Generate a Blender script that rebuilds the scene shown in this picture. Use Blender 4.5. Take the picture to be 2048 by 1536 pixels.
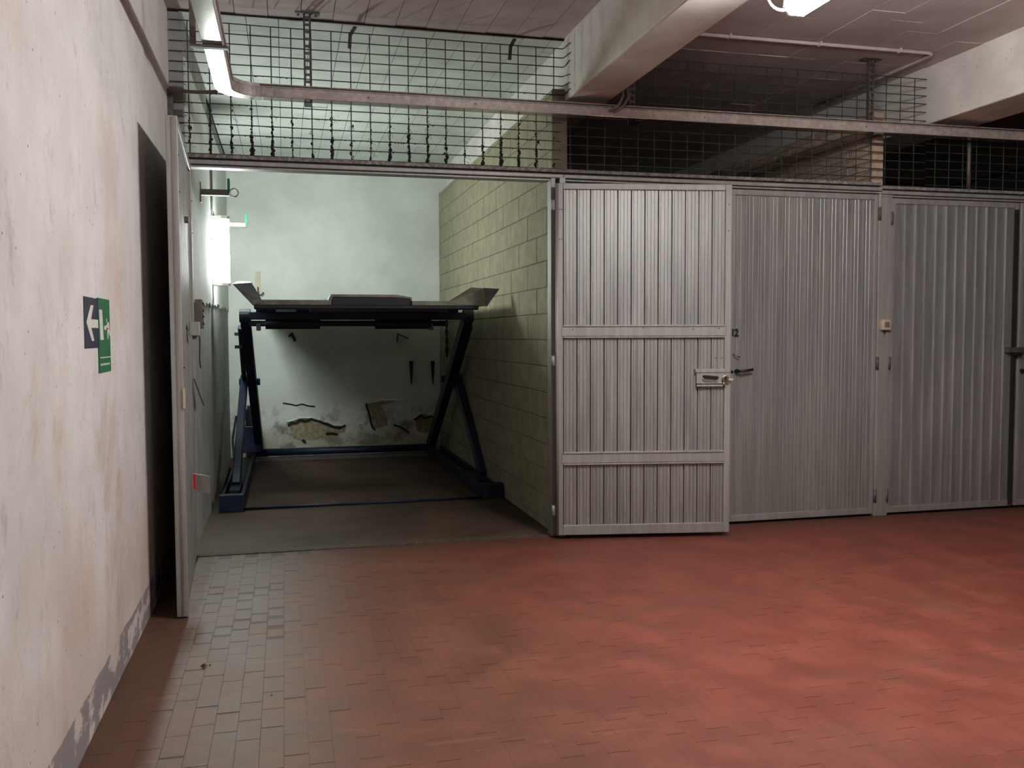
import bpy, bmesh, math, random
from mathutils import Vector, Matrix
random.seed(7)
for o in list(bpy.data.objects): bpy.data.objects.remove(o)
scene = bpy.context.scene
C = scene.collection

# ------------------------------------------------------------------ camera
CAM_H, FPX = 1.42, 1820.0
yaw, pitch, roll = math.radians(14.0), math.radians(3.1), math.radians(-0.21)
fwd = Vector((math.sin(yaw)*math.cos(pitch), math.cos(yaw)*math.cos(pitch), -math.sin(pitch)))
rt0 = Vector((math.cos(yaw), -math.sin(yaw), 0)); up0 = rt0.cross(fwd)
right = math.cos(roll)*rt0 + math.sin(roll)*up0
upv = -math.sin(roll)*rt0 + math.cos(roll)*up0
cd = bpy.data.cameras.new('camera'); cam = bpy.data.objects.new('camera', cd); C.objects.link(cam)
cd.sensor_width = 36.0; cd.lens = FPX/2048*36; cd.clip_start = 0.05; cd.clip_end = 100
mw = Matrix.Identity(4)
for i in range(3):
    mw[i][0], mw[i][1], mw[i][2] = right[i], upv[i], -fwd[i]
mw[2][3] = CAM_H
cam.matrix_world = mw
scene.camera = cam
EYE = Vector((0, 0, CAM_H))
def ray(u, v): return right*((u-1024)/FPX) + upv*(-(v-768)/FPX) + fwd
def onX(u, v, x): d = ray(u, v); return EYE + d*(x/d.x)
def onY(u, v, y): d = ray(u, v); return EYE + d*(y/d.y)
def onZ(u, v, z): d = ray(u, v); return EYE + d*((z-CAM_H)/d.z)

# ------------------------------------------------------------------ world, exposure, lamp strengths
w = bpy.data.worlds.new('world'); scene.world = w; w.use_nodes = True
w.node_tree.nodes['Background'].inputs[0].default_value = (0.5, 0.55, 0.6, 1)
w.node_tree.nodes['Background'].inputs[1].default_value = 0.002
scene.view_settings.view_transform = 'Standard'
scene.view_settings.look = 'None'
scene.view_settings.exposure = 1.0
scene.view_settings.gamma = 1.0
scene.view_settings.use_curve_mapping = False
CORRIDOR_LAMP = 90.0
CORRIDOR_FAR = 40.0
GARAGE_LAMP = 86.0

# ------------------------------------------------------------------ helpers: materials
def lin(r, g, b):
    f = lambda c: (c/255/12.92) if c/255 <= .04045 else ((c/255+.055)/1.055)**2.4
    return (f(r), f(g), f(b), 1)
class N:
    def __init__(s, name):
        s.m = bpy.data.materials.new(name); s.m.use_nodes = True
        s.t = s.m.node_tree; s.b = s.t.nodes['Principled BSDF']
        s.geo = s.t.nodes.new('ShaderNodeNewGeometry')
        s.sep = s.t.nodes.new('ShaderNodeSeparateXYZ'); s.L(s.geo.outputs['Position'], s.sep.inputs[0])
        s.pos = s.geo.outputs['Position']
        s.x, s.y, s.z = s.sep.outputs
    def L(s, a, b): s.t.links.new(a, b)
    def sock(s, v, i):
        if hasattr(v, 'links'): s.L(v, i)
        else: i.default_value = v
    def vec(s, scale):
        n = s.t.nodes.new('ShaderNodeMapping'); s.L(s.pos, n.inputs[0]); n.inputs['Scale'].default_value = scale
        return n.outputs[0]
    def noise(s, scale, detail=4, rough=.55, vec=None, dist=0):
        n = s.t.nodes.new('ShaderNodeTexNoise'); s.L(vec or s.pos, n.inputs['Vector'])
        n.inputs['Scale'].default_value = scale; n.inputs['Detail'].default_value = detail
        n.inputs['Roughness'].default_value = rough; n.inputs['Distortion'].default_value = dist
        return n.outputs['Fac']
    def vor(s, scale, vec=None):
        n = s.t.nodes.new('ShaderNodeTexVoronoi'); s.L(vec or s.pos, n.inputs['Vector']); n.inputs['Scale'].default_value = scale
        return n.outputs['Distance']
    def ramp(s, v, a, b, inv=False):
        n = s.t.nodes.new('ShaderNodeMapRange'); n.interpolation_type = 'SMOOTHSTEP'; s.sock(v, n.inputs[0])
        n.inputs[1].default_value = a; n.inputs[2].default_value = b
        n.inputs[3].default_value, n.inputs[4].default_value = (1, 0) if inv else (0, 1)
        return n.outputs[0]
    def math(s, op, a, b=0.0):
        n = s.t.nodes.new('ShaderNodeMath'); n.operation = op; s.sock(a, n.inputs[0]); s.sock(b, n.inputs[1]); return n.outputs[0]
    def mix(s, f, a, b):
        n = s.t.nodes.new('ShaderNodeMix'); n.data_type = 'RGBA'; s.sock(f, n.inputs[0]); s.sock(a, n.inputs[6]); s.sock(b, n.inputs[7])
        return n.outputs[2]
    def col(s, c): s.sock(c, s.b.inputs['Base Color'])
    def rough(s, v): s.sock(v, s.b.inputs['Roughness'])
    def bump(s, h, st=.3, d=.01):
        n = s.t.nodes.new('ShaderNodeBump'); s.sock(h, n.inputs['Height']); n.inputs['Strength'].default_value = st
        n.inputs['Distance'].default_value = d; s.L(n.outputs[0], s.b.inputs['Normal'])
    def metal(s, v): s.b.inputs['Metallic'].default_value = v
M = {}
def simple(name, c, r=.6, metal=0, var=.15, scale=14, bump=.05):
    n = N(name); f = n.noise(scale, 5)
    d = tuple(x*(1-var*2) for x in c[:3])+(1,)
    n.col(n.mix(n.ramp(f, .35, .7), d, c)); n.rough(n.math('ADD', n.math('MULTIPLY', f, .2), r-.1)); n.metal(metal)
    if bump: n.bump(n.noise(scale*8, 3), bump, .004)
    M[name] = n.m; return n.m

# corridor wall plaster: pinkish white, blotchy, speckled, worn grey skirting band
n = N('corridor_plaster')
base = n.mix(n.ramp(n.noise(2.3, 6, .6), .35, .7), lin(200, 195, 190), lin(216, 211, 207))
base = n.mix(n.math('MULTIPLY', n.ramp(n.noise(1.6, 5, .6, n.vec((1, 1.3, .6))), .53, .72), .55), base, lin(196, 170, 150))
base = n.mix(n.math('MULTIPLY', n.ramp(n.noise(5.5, 6, .75, n.vec((1, 1.5, .8))), .54, .74), .6), base, lin(158, 147, 141))
lowdirt = n.ramp(n.math('ADD', n.z, n.math('MULTIPLY', n.noise(2.2, 5), 1.4)), .9, 1.8, True)
base = n.mix(n.math('MULTIPLY', lowdirt, .45), base, lin(176, 148, 130))
speck = n.math('MULTIPLY', n.ramp(n.vor(15), .03, .085, True), n.ramp(n.noise(3.1, 2), .46, .5))
base = n.mix(n.math('MULTIPLY', speck, .9), base, lin(74, 66, 60))
crack = n.math('MULTIPLY', n.ramp(n.math('ABSOLUTE', n.math('SUBTRACT', n.noise(2.1, 8, .65), .5)), .0, .006, True), n.ramp(n.noise(1.1, 2), .52, .6))
base = n.mix(n.math('MULTIPLY', crack, .18), base, lin(120, 105, 98))
sp2 = n.math('MULTIPLY', n.ramp(n.vor(34), .04, .12, True), n.ramp(n.noise(4.3, 3), .5, .56))
base = n.mix(n.math('MULTIPLY', sp2, .6), base, lin(110, 98, 90))
blot = n.math('MULTIPLY', n.ramp(n.noise(1.05, 7, .72, n.vec((1, 1.6, .9)), .6), .52, .66), n.ramp(n.z, 2.2, .9))
base = n.mix(n.math('MULTIPLY', blot, .5), base, lin(172, 144, 124))
zz = n.math('ADD', n.z, n.math('MULTIPLY', n.noise(9, 4), .03))
skirt = n.math('MULTIPLY', n.ramp(zz, .185, .19, True), n.ramp(n.noise(4.5, 6, .65, n.vec((1, 1, 1.6))),   .5, .56, True))
base = n.mix(n.math('MULTIPLY', skirt, .9), base, lin(124, 117, 118))
n.col(base); n.rough(.75); n.bump(n.math('ADD', n.noise(7, 8, .6), n.math('MULTIPLY', speck, -.4)), .35, .012); M['corridor_plaster'] = n.m
# garage plaster: cooler white, damp low down
n = N('garage_plaster')
base = n.mix(n.ramp(n.noise(1.8, 6), .35, .7), lin(206, 210, 203), lin(222, 226, 219))
base = n.mix(n.math('MULTIPLY', n.ramp(n.noise(6, 6, .7), .62, .8), .4), base, lin(150, 152, 145))
damp = n.math('MULTIPLY', n.ramp(n.math('ADD', n.z, n.math('MULTIPLY', n.noise(3.3, 7, .7), 1.1)), .62, 1.0, True), .9)
base = n.mix(damp, base, lin(168, 160, 138))
st = n.math('MULTIPLY', n.ramp(n.z, .3, .75, True), n.ramp(n.noise(6.5, 7, .7), .48, .62))
base = n.mix(n.math('MULTIPLY', st, .75), base, lin(112, 104, 90))
n.col(base); n.rough(.8); n.bump(n.noise(9, 8, .6), .3, .01); M['garage_plaster'] = n.m
simple('grey_render', lin(158, 158, 152), .9, 0, .12, 4, .3)
simple('bare_render', lin(170, 158, 130), .9, 0, .22, 20, .4)
simple('block', lin(154, 147, 122), .9, 0, .12, 9, .5)
simple('mortar', lin(120, 115, 98), .95, 0, .12, 20, .3)
simple('clay_brick', lin(188, 165, 145), .9, 0, .14, 10, .4)
# ceiling
n = N('ceiling_paint')
base = n.mix(n.ramp(n.noise(2.2, 6, .6), .35, .7), lin(176, 161, 157), lin(194, 180, 176))
base = n.mix(n.math('MULTIPLY', n.ramp(n.noise(9, 5, .7), .6, .75), .4), base, lin(130, 118, 114))
n.col(base); n.rough(.8); n.bump(n.noise(25, 5), .25, .006); M['ceiling_paint'] = n.m
n = N('garage_ceiling')
base = n.mix(n.ramp(n.noise(2.2, 6, .6), .35, .7), lin(190, 194, 188), lin(212, 216, 210))
base = n.mix(n.math('MULTIPLY', n.ramp(n.noise(8, 5, .7), .6, .75), .35), base, lin(120, 118, 112))
n.col(base); n.rough(.8); n.bump(n.noise(25, 5), .25, .006); M['garage_ceiling'] = n.m
n = N('beam_concrete')
base = n.mix(n.ramp(n.noise(3, 6, .6), .35, .7), lin(206, 200, 192), lin(226, 220, 212))
pit = n.math('MULTIPLY', n.ramp(n.vor(16), .03, .09, True), n.ramp(n.noise(2.5, 2), .54, .58))
base = n.mix(n.math('MULTIPLY', pit, .8), base, lin(88, 80, 76))
n.col(base); n.rough(.8); n.bump(n.math('ADD', n.noise(14, 7, .6), n.math('MULTIPLY', pit, -.7)), .35, .01); M['beam_concrete'] = n.m
# red worn floor, with a pale trodden lane of tiles near the wall
def floor_mat(name, grout):
    n = N(name)
    big = n.noise(.9, 6, .6); mid = n.noise(3.5, 6, .65)
    red = n.mix(n.ramp(mid, .35, .68), lin(110, 56, 44), lin(130, 70, 56))
    brown = n.mix(n.ramp(mid, .35, .68), lin(98, 62, 47), lin(116, 74, 57))
    worn = n.mix(n.ramp(mid, .35, .68), lin(98, 83, 71), lin(120, 103, 90))
    wx = n.math('ADD', n.x, n.math('MULTIPLY', n.math('SUBTRACT', big, .5), 2.2))
    c = n.mix(n.ramp(wx, .45, 1.9), brown, red)
    c = n.mix(n.math('MULTIPLY', n.ramp(n.noise(1.7, 5, .6), .5, .72), .45), c, lin(92, 60, 49))
    lane = n.math('MULTIPLY', n.ramp(n.math('ADD', n.x, n.math('MULTIPLY', mid, .06)), -.445, -.405), n.ramp(n.math('ADD', n.x, n.math('MULTIPLY', n.math('SUBTRACT', mid, .5), .5)), -.2, .42, True))
    c = n.mix(n.math('MULTIPLY', lane, .8), c, worn)
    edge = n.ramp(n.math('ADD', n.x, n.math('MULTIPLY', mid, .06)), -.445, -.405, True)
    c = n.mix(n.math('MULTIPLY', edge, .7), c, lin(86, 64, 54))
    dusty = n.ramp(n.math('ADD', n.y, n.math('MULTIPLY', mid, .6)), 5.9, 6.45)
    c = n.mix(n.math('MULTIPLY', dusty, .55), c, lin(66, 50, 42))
    if grout:
        c = n.mix(n.math('ADD', n.math('MULTIPLY', lane, .85), .0), c, lin(46, 38, 34))
    else:
        rnd = n.t.nodes.new('ShaderNodeObjectInfo').outputs['Random']
        c = n.mix(n.math('MULTIPLY', n.math('MULTIPLY', rnd, lane), .28), c, lin(105, 90, 80))
        scr = n.math('MULTIPLY', n.ramp(n.noise(5, 3, .5, n.vec((.5, 6, 1)), 1.2), .66, .7), .07)
        c = n.mix(scr, c, lin(200, 160, 150))
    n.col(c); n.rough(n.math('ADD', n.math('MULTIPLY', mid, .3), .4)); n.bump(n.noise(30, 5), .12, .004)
    n.b.inputs['Specular IOR Level'].default_value = .28
    M[name] = n.m
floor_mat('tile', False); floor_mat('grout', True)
n = N('garage_floor')
c = n.mix(n.ramp(n.noise(2.1, 6, .65), .35, .68), lin(66, 51, 41), lin(84, 65, 51))
c = n.mix(n.math('MULTIPLY', n.ramp(n.noise(1.2, 6, .65), .48, .66), .7), c, lin(48, 43, 36))
c = n.mix(n.math('MULTIPLY', n.math('MULTIPLY', n.ramp(n.x, -.5, .2, True), n.ramp(n.y, 6.5, 7.4, True)), .6), c, lin(92, 82, 68))
n.b.inputs['Specular IOR Level'].default_value = .25
n.col(c); n.rough(.7); n.bump(n.noise(18, 6), .2, .005); M['garage_floor'] = n.m
simple('threshold', lin(92, 78, 66), .75, .1, .25, 18, .3)
# metals
def sheet(name, c1, c2, metal, rough, streak=True):
    n = N(name)
    f = n.noise(3, 6, .6, n.vec((9, 9, .5)) if streak else None); g = n.noise(60, 4)
    c = n.mix(n.ramp(f, .3, .7), c1, c2)
    low = n.ramp(n.math('ADD', n.z, n.math('MULTIPLY', n.noise(2, 4), .8)), .2, 1.3, True)
    c = n.mix(n.math('MULTIPLY', low, .35), c, lin(112, 100, 88))
    c = n.mix(n.math('MULTIPLY', n.ramp(g, .62, .72), .25), c, lin(110, 104, 98))
    n.col(c); n.metal(metal); n.rough(n.math('ADD', n.math('MULTIPLY', f, .2), rough)); n.bump(n.noise(120, 2), .05, .002); M[name] = n.m
sheet('door_sheet', lin(142, 142, 138), lin(164, 164, 159), .45, .34)
sheet('door_frame', lin(145, 143, 139), lin(165, 163, 158), .3, .42)
sheet('galvanised', lin(160, 156, 150), lin(182, 178, 172), .75, .22)
n = N('tray_steel')
f = n.noise(40, 3)
n.col(n.mix(f, lin(176, 170, 164), lin(192, 187, 182))); n.metal(.8); n.rough(n.math('ADD', n.math('MULTIPLY', f, .1), .14)); M['tray_steel'] = n.m
simple('tray_side', lin(182, 170, 162), .5, .2, .15, 30, .05)
simple('strut_steel', lin(112, 106, 100), .55, .5, .2, 30, .1)
simple('wire', lin(74, 80, 72), .6, .5, .2, 30, 0)
simple('dust', lin(34, 40, 34), .95, 0, .2, 60, 0)
simple('ledge', lin(158, 148, 140), .9, 0, .3, 35, .6)
simple('dark_gap', lin(36, 32, 30), .9, 0, .2, 20, 0)
simple('lift_blue', lin(19, 32, 66), .5, .1, .25, 12, .1)
simple('lift_dark', lin(38, 42, 52), .55, .2, .2, 14, .1)
simple('lift_deck', lin(138, 136, 122), .5, .5, .2, 14, .15)
simple('lift_grey', lin(104, 104, 108), .55, .4, .15, 12, .1)
simple('chrome', lin(205, 200, 190), .25, 1, .05, 30, 0)
simple('black_plastic', lin(26, 30, 28), .4, 0, .1, 20, 0)
simple('green_plastic', lin(24, 118, 92), .4, 0, .1, 20, 0)
simple('ivory_plastic', lin(196, 180, 152), .45, 0, .08, 20, 0)
simple('grey_plastic', lin(112, 104, 92), .5, 0, .1, 20, 0)
simple('white_paint', lin(222, 218, 208), .55, 0, .06, 30, .05)
simple('pvc', lin(198, 184, 178), .5, 0, .08, 20, 0)
simple('pvc_dark', lin(126, 116, 112), .6, 0, .1, 20, 0)
simple('sign_blue', lin(58, 60, 76), .5, 0, .12, 16, .05)
simple('sign_green', lin(48, 112, 74), .5, 0, .12, 16, .05)
simple('sign_white', lin(214, 210, 200), .55, 0, .05, 30, 0)
simple('ink', lin(18, 16, 16), .6, 0, .05, 30, 0)
simple('red_tape', lin(196, 40, 36), .5, 0, .1, 20, 0)
simple('rust', lin(88, 66, 52), .8, .2, .25, 20, .2)
simple('hidden_wall', lin(150, 142, 136), .9, 0, .08, 4, .1)
def emitter(name, c, s):
    n = N(name); n.b.inputs['Emission Color'].default_value = c; n.b.inputs['Emission Strength'].default_value = s
    n.col((.9, .9, .9, 1)); M[name] = n.m
emitter('corridor_light', (1, .985, .995, 1), CORRIDOR_LAMP)
emitter('corridor_light_far', (1, .985, .995, 1), CORRIDOR_FAR)
emitter('garage_light', (.9, 1, .955, 1), GARAGE_LAMP)

# ------------------------------------------------------------------ helpers: geometry
class MB:
    def __init__(s): s.v = []; s.f = []
    def add(s, vs, fs):
        k = len(s.v); s.v += [tuple(v) for v in vs]; s.f += [tuple(i+k for i in f) for f in fs]; return s
    def box(s, x0, x1, y0, y1, z0, z1):
        return s.add([(x0,y0,z0),(x1,y0,z0),(x1,y1,z0),(x0,y1,z0),(x0,y0,z1),(x1,y0,z1),(x1,y1,z1),(x0,y1,z1)],
                     [(0,3,2,1),(4,5,6,7),(0,1,5,4),(1,2,6,5),(2,3,7,6),(3,0,4,7)])
    def prism(s, pts, a, b, axis='z'):
        n = len(pts)
        put = {'z': lambda p, t: (p[0], p[1], t), 'y': lambda p, t: (p[0], t, p[1]), 'x': lambda p, t: (t, p[0], p[1])}[axis]
        return s.add([put(p, a) for p in pts]+[put(p, b) for p in pts],
                     [tuple(range(n))[::-1], tuple(range(n, 2*n))]+[(i, (i+1) % n, n+(i+1) % n, n+i) for i in range(n)])
    def bar(s, p, q, wd, ht, ref=(1, 0, 0)):
        p, q = Vector(p), Vector(q); d = (q-p).normalized(); r = Vector(ref); r = (r-d*r.dot(d)).normalized(); u = d.cross(r)
        vs = [c+r*a*wd/2+u*b*ht/2 for c in (p, q) for a, b in ((-1,-1),(1,-1),(1,1),(-1,1))]
        return s.add(vs, [(3,2,1,0),(4,5,6,7),(0,1,5,4),(1,2,6,5),(2,3,7,6),(3,0,4,7)])
    def tube(s, path, r, seg=8):
        path = [Vector(p) for p in path]; rings = []; prev = None
        for i, p in enumerate(path):
            d = ((path[min(i+1, len(path)-1)]-path[max(i-1, 0)])).normalized()
            if prev is None: prev = Vector((0, 0, 1)) if abs(d.z) < .9 else Vector((1, 0, 0))
            a = (prev-d*prev.dot(d)).normalized(); prev = a; b = d.cross(a)
            rings.append([p+a*r*math.cos(t*2*math.pi/seg)+b*r*math.sin(t*2*math.pi/seg) for t in range(seg)])
        vs = [v for g in rings for v in g]; fs = []
        for i in range(len(rings)-1):
            for t in range(seg):
                u = (t+1) % seg; fs.append((i*seg+t, i*seg+u, (i+1)*seg+u, (i+1)*seg+t))
        fs.append(tuple(range(seg))[::-1]); fs.append(tuple(range((len(rings)-1)*seg, len(rings)*seg)))
        return s.add(vs, fs)
    def hexa(s, a, b): # two quads (4 points each) joined into a solid
        return s.add(list(a)+list(b), [(3,2,1,0),(4,5,6,7),(0,1,5,4),(1,2,6,5),(2,3,7,6),(3,0,4,7)])
    def mesh(s, name, mat):
        me = bpy.data.meshes.new(name); me.from_pydata(s.v, [], s.f); me.update()
        bm = bmesh.new(); bm.from_mesh(me); bmesh.ops.recalc_face_normals(bm, faces=bm.faces); bm.to_mesh(me); bm.free()
        if mat: me.materials.append(M[mat])
        return me
    def build(s, name, mat, parent=None, bevel=0, smooth=False):
        o = bpy.data.objects.new(name, s.mesh(name, mat)); C.objects.link(o)
        if parent: o.parent = parent
        if bevel:
            b = o.modifiers.new('bevel', 'BEVEL'); b.width = bevel; b.segments = 2; b.limit_method = 'ANGLE'
        if smooth:
            for p in o.data.polygons: p.use_smooth = len(p.vertices) == 4
        return o
def place(name, me, parent, loc=(0, 0, 0), rot=(0, 0, 0)):
    o = bpy.data.objects.new(name, me); C.objects.link(o); o.parent = parent; o.location = loc; o.rotation_euler = rot; return o
def empty(name, loc=(0, 0, 0), rz=0):
    o = bpy.data.objects.new(name, None); C.objects.link(o); o.location = loc; o.rotation_euler = (0, 0, rz); o.empty_display_size = .1; return o
def tag(o, label, cat, group=None, kind=None):
    o['label'] = label; o['category'] = cat
    if group: o['group'] = group
    if kind: o['kind'] = kind
    return o
def box(*a): return MB().box(*a)

YF, YB = 6.2, 11.0           # garage front plane, back wall
XL, XLI, XLB = -.685, -.60, -.63
XR = 1.835                   # face of the block wall
ZC, ZCI = 3.48, 3.464         # corridor and garage ceilings
BEAM_Z = 3.05

# ------------------------------------------------------------------ structure: floors
fl = box(XL-.1, 9.0, -2.6, 6.13, -.12, -.0012).build('floor', 'grout')
tag(fl, 'worn red tiled corridor floor in front of the garage doors', 'floor', None, 'structure')
TW, TL = .082, .166
cands = []
for i in range(int((8.95-XL)/TW)):
    for j in range(-1, 26):
        x = XL+.004+(i+.5)*TW; y = 6.09-(j+.5)*TL-(i % 2)*TL*.5+(random.random()-.5)*.012
        if y+TL/2 > 6.128: continue
        d = Vector((x, y, 0))-EYE; zc = d.dot(fwd)
        if zc < .3: continue
        u = 1024+FPX*d.dot(right)/zc; v = 768-FPX*d.dot(upv)/zc
        inside = -40 < u < 2088 and v < 1580
        cands.append((inside, 1/zc**2*abs(d.z)/zc, x, y, u, v))
vis = sorted([c for c in cands if c[0]], key=lambda c: -c[1])
single = vis[:300]; rest = vis[300:]+[c for c in cands if not c[0]]
def tile_dims(x, y):
    g = .0032 if x < -.02 else (.0014 if x < .15 else .0004)
    lx, ly = TW-g, TL-g
    if -.40 < x < -.06 and 4.35 < y < 5.3 and random.random() < .6: ly -= random.uniform(.01, .06); lx -= random.uniform(0, .008)
    elif x < .05 and random.random() < .2: ly -= random.uniform(.002, .01)
    return lx, ly
tme = box(-.5, .5, -.5, .5, -.01, 0).mesh('floor_tile', 'tile')
for c in single:
    o = bpy.data.objects.new('floor_tile', tme); C.objects.link(o); o.parent = fl
    lx, ly = tile_dims(c[2], c[3]); o.scale = (lx, ly, 1)
    k = 1 if c[2] < .1 else .12
    o.location = (c[2], c[3], random.uniform(-.0005, 0)*k); o.rotation_euler = (random.gauss(0, .0012)*k, random.gauss(0, .002)*k, random.gauss(0, .003)*k)
mb = MB()
for c in rest:
    lx, ly = tile_dims(c[2], c[3]); x, y = c[2], c[3]; z = random.uniform(-.0005, 0)*(1 if x < .1 else .12)
    mb.box(x-lx/2, x+lx/2, y-ly/2, y+ly/2, -.01, z)
fr = mb.build('floor_tiles_beyond', 'tile', fl); fr['kind'] = 'stuff'
gf = box(-.72, 9.0, 6.13, YB, -.12, 0).build('floor_inner', 'garage_floor')
tag(gf, 'dusty brown concrete floor inside the garages', 'floor', None, 'structure')
th = MB().box(-.6, 1.80, 6.10, 6.135, -.01, .006).box(-.6, 1.80, 6.15, 6.19, -.01, .004).build('trim_1', 'threshold')
tag(th, 'flat metal threshold strip across the open garage entrance', 'threshold', None, 'structure')
# ------------------------------------------------------------------ structure: walls
wl = box(XL-.25, XL, -2.6, YF, 0, ZC).build('wall_left', 'corridor_plaster')
tag(wl, 'stained off-white plaster corridor wall carrying the exit signs', 'wall', None, 'structure')
wi = MB().box(XL-.25, XLI, YF, 8.05, 0, ZCI).box(XL-.25, XLB, 8.05, YB, 0, ZCI).build('wall_left_inner', 'grey_render')
tag(wi, 'grey rendered side wall with torn white plaster coat inside the open garage', 'wall', None, 'structure')
wb = box(-.93, 9.0, YB, YB+.2, 0, ZCI).build('wall_back', 'garage_plaster')
tag(wb, 'white plaster back wall with flaking damp patches behind the lift', 'wall', None, 'structure')
# torn lower edge of an upper plaster coat on the inner side wall
def ragged(p0, p1, n, amp):
    return [(p0[0]+(p1[0]-p0[0])*i/n, p0[1]+(p1[1]-p0[1])*i/n+random.uniform(-amp, amp)) for i in range(n+1)]
pa, pb, pc, pe = onX(390, 600, XLI), onX(414, 608, XLI), onX(427, 612, XLB), onX(453, 620, XLB)
e = ragged((6.25, pa.z-.02), (8.05, pb.z), 26, .02)
MB().prism(e+[(8.05, 3.2), (6.25, 3.2)], XLI-.004, XLI+.012, 'x').build('plaster_coat', 'garage_plaster', wi)
e = ragged((8.06, pc.z), (10.95, pe.z), 30, .025)
MB().prism(e+[(10.98, 3.3), (8.06, 3.3)], XLB-.004, XLB+.012, 'x').build('plaster_coat', 'garage_plaster', wi)
# flaked patches on the back wall: bare render with a raised plaster rim
def px_patch(pts, wob=.012):
    P = [onY(u, v, YB-.002) for u, v in pts]; out = []
    for i, a in enumerate(P):
        b = P[(i+1) % len(P)]; k = max(1, int((b-a).length/.05))
        for t in range(k):
            q = a.lerp(b, t/k); out.append((q.x+random.uniform(-wob, wob), q.z+random.uniform(-wob, wob)))
    return out
flakes = [[(576,846),(600,838),(625,838),(655,846),(668,852),(690,851),(686,864),(668,872),(640,876),(612,882),(588,876),(582,862)],
          [(731,808),(755,802),(806,801),(790,806),(764,812),(771,830),(776,850),(760,855),(742,857),(738,835)],
          [(828,836),(842,828),(868,832),(872,862),(850,868),(834,858)]]
for pts in flakes:
    ring = px_patch(pts); cx = sum(p[0] for p in ring)/len(ring); cz = sum(p[1] for p in ring)/len(ring)
    MB().prism(ring, YB-.004, YB+.01, 'y').build('bare_patch', 'bare_render', wb)
    k = len(ring); m = MB()      # loose plaster lip round the upper half of the hole
    for i in range(k):
        a, b = ring[i], ring[(i+1) % k]
        if (a[1]+b[1])/2 < cz-.03: continue
        o1 = ((a[0]-cx)*1.05+cx, (a[1]-cz)*1.12+cz+.004); o2 = ((b[0]-cx)*1.05+cx, (b[1]-cz)*1.12+cz+.004)
        m.hexa([(a[0],YB-.022,a[1]),(b[0],YB-.022,b[1]),(o2[0],YB-.006,o2[1]),(o1[0],YB-.006,o1[1])],
               [(a[0],YB+.01,a[1]),(b[0],YB+.01,b[1]),(o2[0],YB+.01,o2[1]),(o1[0],YB+.01,o1[1])])
    m.build('plaster_lip', 'garage_plaster', wb)
m = MB()
cr = [onY(u, v, YB-.004) for u, v in [(566,806),(580,808),(592,811),(604,808),(618,812),(630,813)]]
for a, b in zip(cr, cr[1:]): m.bar(a, b, .012, .014, (0, 1, 0))
m.build('plaster_crack', 'dark_gap', wb)
for pts in ([(575,851),(583,845),(590,847),(601,839),(612,843),(622,838),(640,843),(655,848),(668,855),(682,855),(691,850)],
            [(732,807),(733,815),(736,823),(740,833),(742,845),(746,857),(752,861)], [(828,840),(834,836),(842,831),(850,836),(860,833),(870,835)],
            [(786,850),(798,853),(810,859),(818,866)], [(652,868),(664,866),(676,869)], [(604,880),(612,884)]):
    m = MB(); cr = [onY(u+random.uniform(-1, 1), v+random.uniform(-1, 1), YB-.018) for u, v in pts]
    for a, b in zip(cr, cr[1:]): m.bar(a, b, random.uniform(.008, .022), .022, (0, 1, 0))
    m.build('plaster_crack', 'dark_gap', wb)
# block partition wall, block by block
bw = box(XR+.006, 1.945, YF-.02, YB, 0, 3.13).build('wall_right', 'mortar')
tag(bw, 'unpainted concrete block partition wall on the right of the lift', 'wall', None, 'structure')
BL, BH = .535, .19
bcache = {}
def block_mesh(l, h, name, mat, t):
    k = (round(l, 3), round(h, 3), name)
    if k not in bcache:
        c = .004; m = MB(); yy, zz = l/2, h/2
        m.hexa([(0,-yy+c,-zz+c),(0,yy-c,-zz+c),(0,yy-c,zz-c),(0,-yy+c,zz-c)], [(c,-yy,-zz),(c,yy,-zz),(c,yy,zz),(c,-yy,zz)])
        m.hexa([(c,-yy,-zz),(c,yy,-zz),(c,yy,zz),(c,-yy,zz)], [(t,-yy,-zz),(t,yy,-zz),(t,yy,zz),(t,-yy,zz)])
        bcache[k] = m.mesh(name, mat)
    return bcache[k]
def lay(parent, x, y0, y1, z0, z1, zb, bl, bh, joff, name, mat, t, jit):
    k0 = math.floor((z0-zb)/bh); z = zb+k0*bh; k = k0
    while z < z1-.02:
        a0, a1 = max(z, z0), min(z+bh, z1)
        y = joff+(k % 2)*bl/2
        while y > y0: y -= bl
        while y < y1:
            b0, b1 = max(y, y0), min(y+bl, y1)
            if b1-b0 > .03 and a1-a0 > .03:
                me = block_mesh(b1-b0-.006, a1-a0-.006, name, mat, t)
                place(name, me, parent, (x+random.uniform(-jit, jit), (b0+b1)/2, (a0+a1)/2), (0, random.gauss(0, .002), random.gauss(0, .002)))
            y += bl
        z += bh; k += 1
lay(bw, XR, YF-.02, YB, 0, 3.13, .05, BL, BH, 6.578, 'concrete_block', 'block', .02, .0012)
# brick partition between the two closed garages
bw2 = MB().box(4.44, 4.53, 6.25, YB, 0, 3.13).build('wall_partition', 'mortar')
tag(bw2, 'pale clay brick partition wall seen through the mesh above the closed doors', 'wall', None, 'structure')
lay(bw2, 4.43, 6.25, 8.75, 2.36, 3.13, 0, .25, .064, 6.3, 'brick', 'clay_brick', .02, .002)
for k in range(12):
    z = 2.368+k*.064
    for a, b in ([(4.432, 4.53)] if k % 2 else [(4.432, 4.48), (4.484, 4.53)]):
        box(a, b, 6.236, 6.26, z+.003, z+.061).build('brick', 'clay_brick', bw2)
wo = MB().box(XL-.25, 9.2, -2.8, -2.6, 0, ZC).build('wall_opposite', 'hidden_wall')
tag(wo, 'plain wall on the far side of the corridor', 'wall', None, 'structure')
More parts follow.
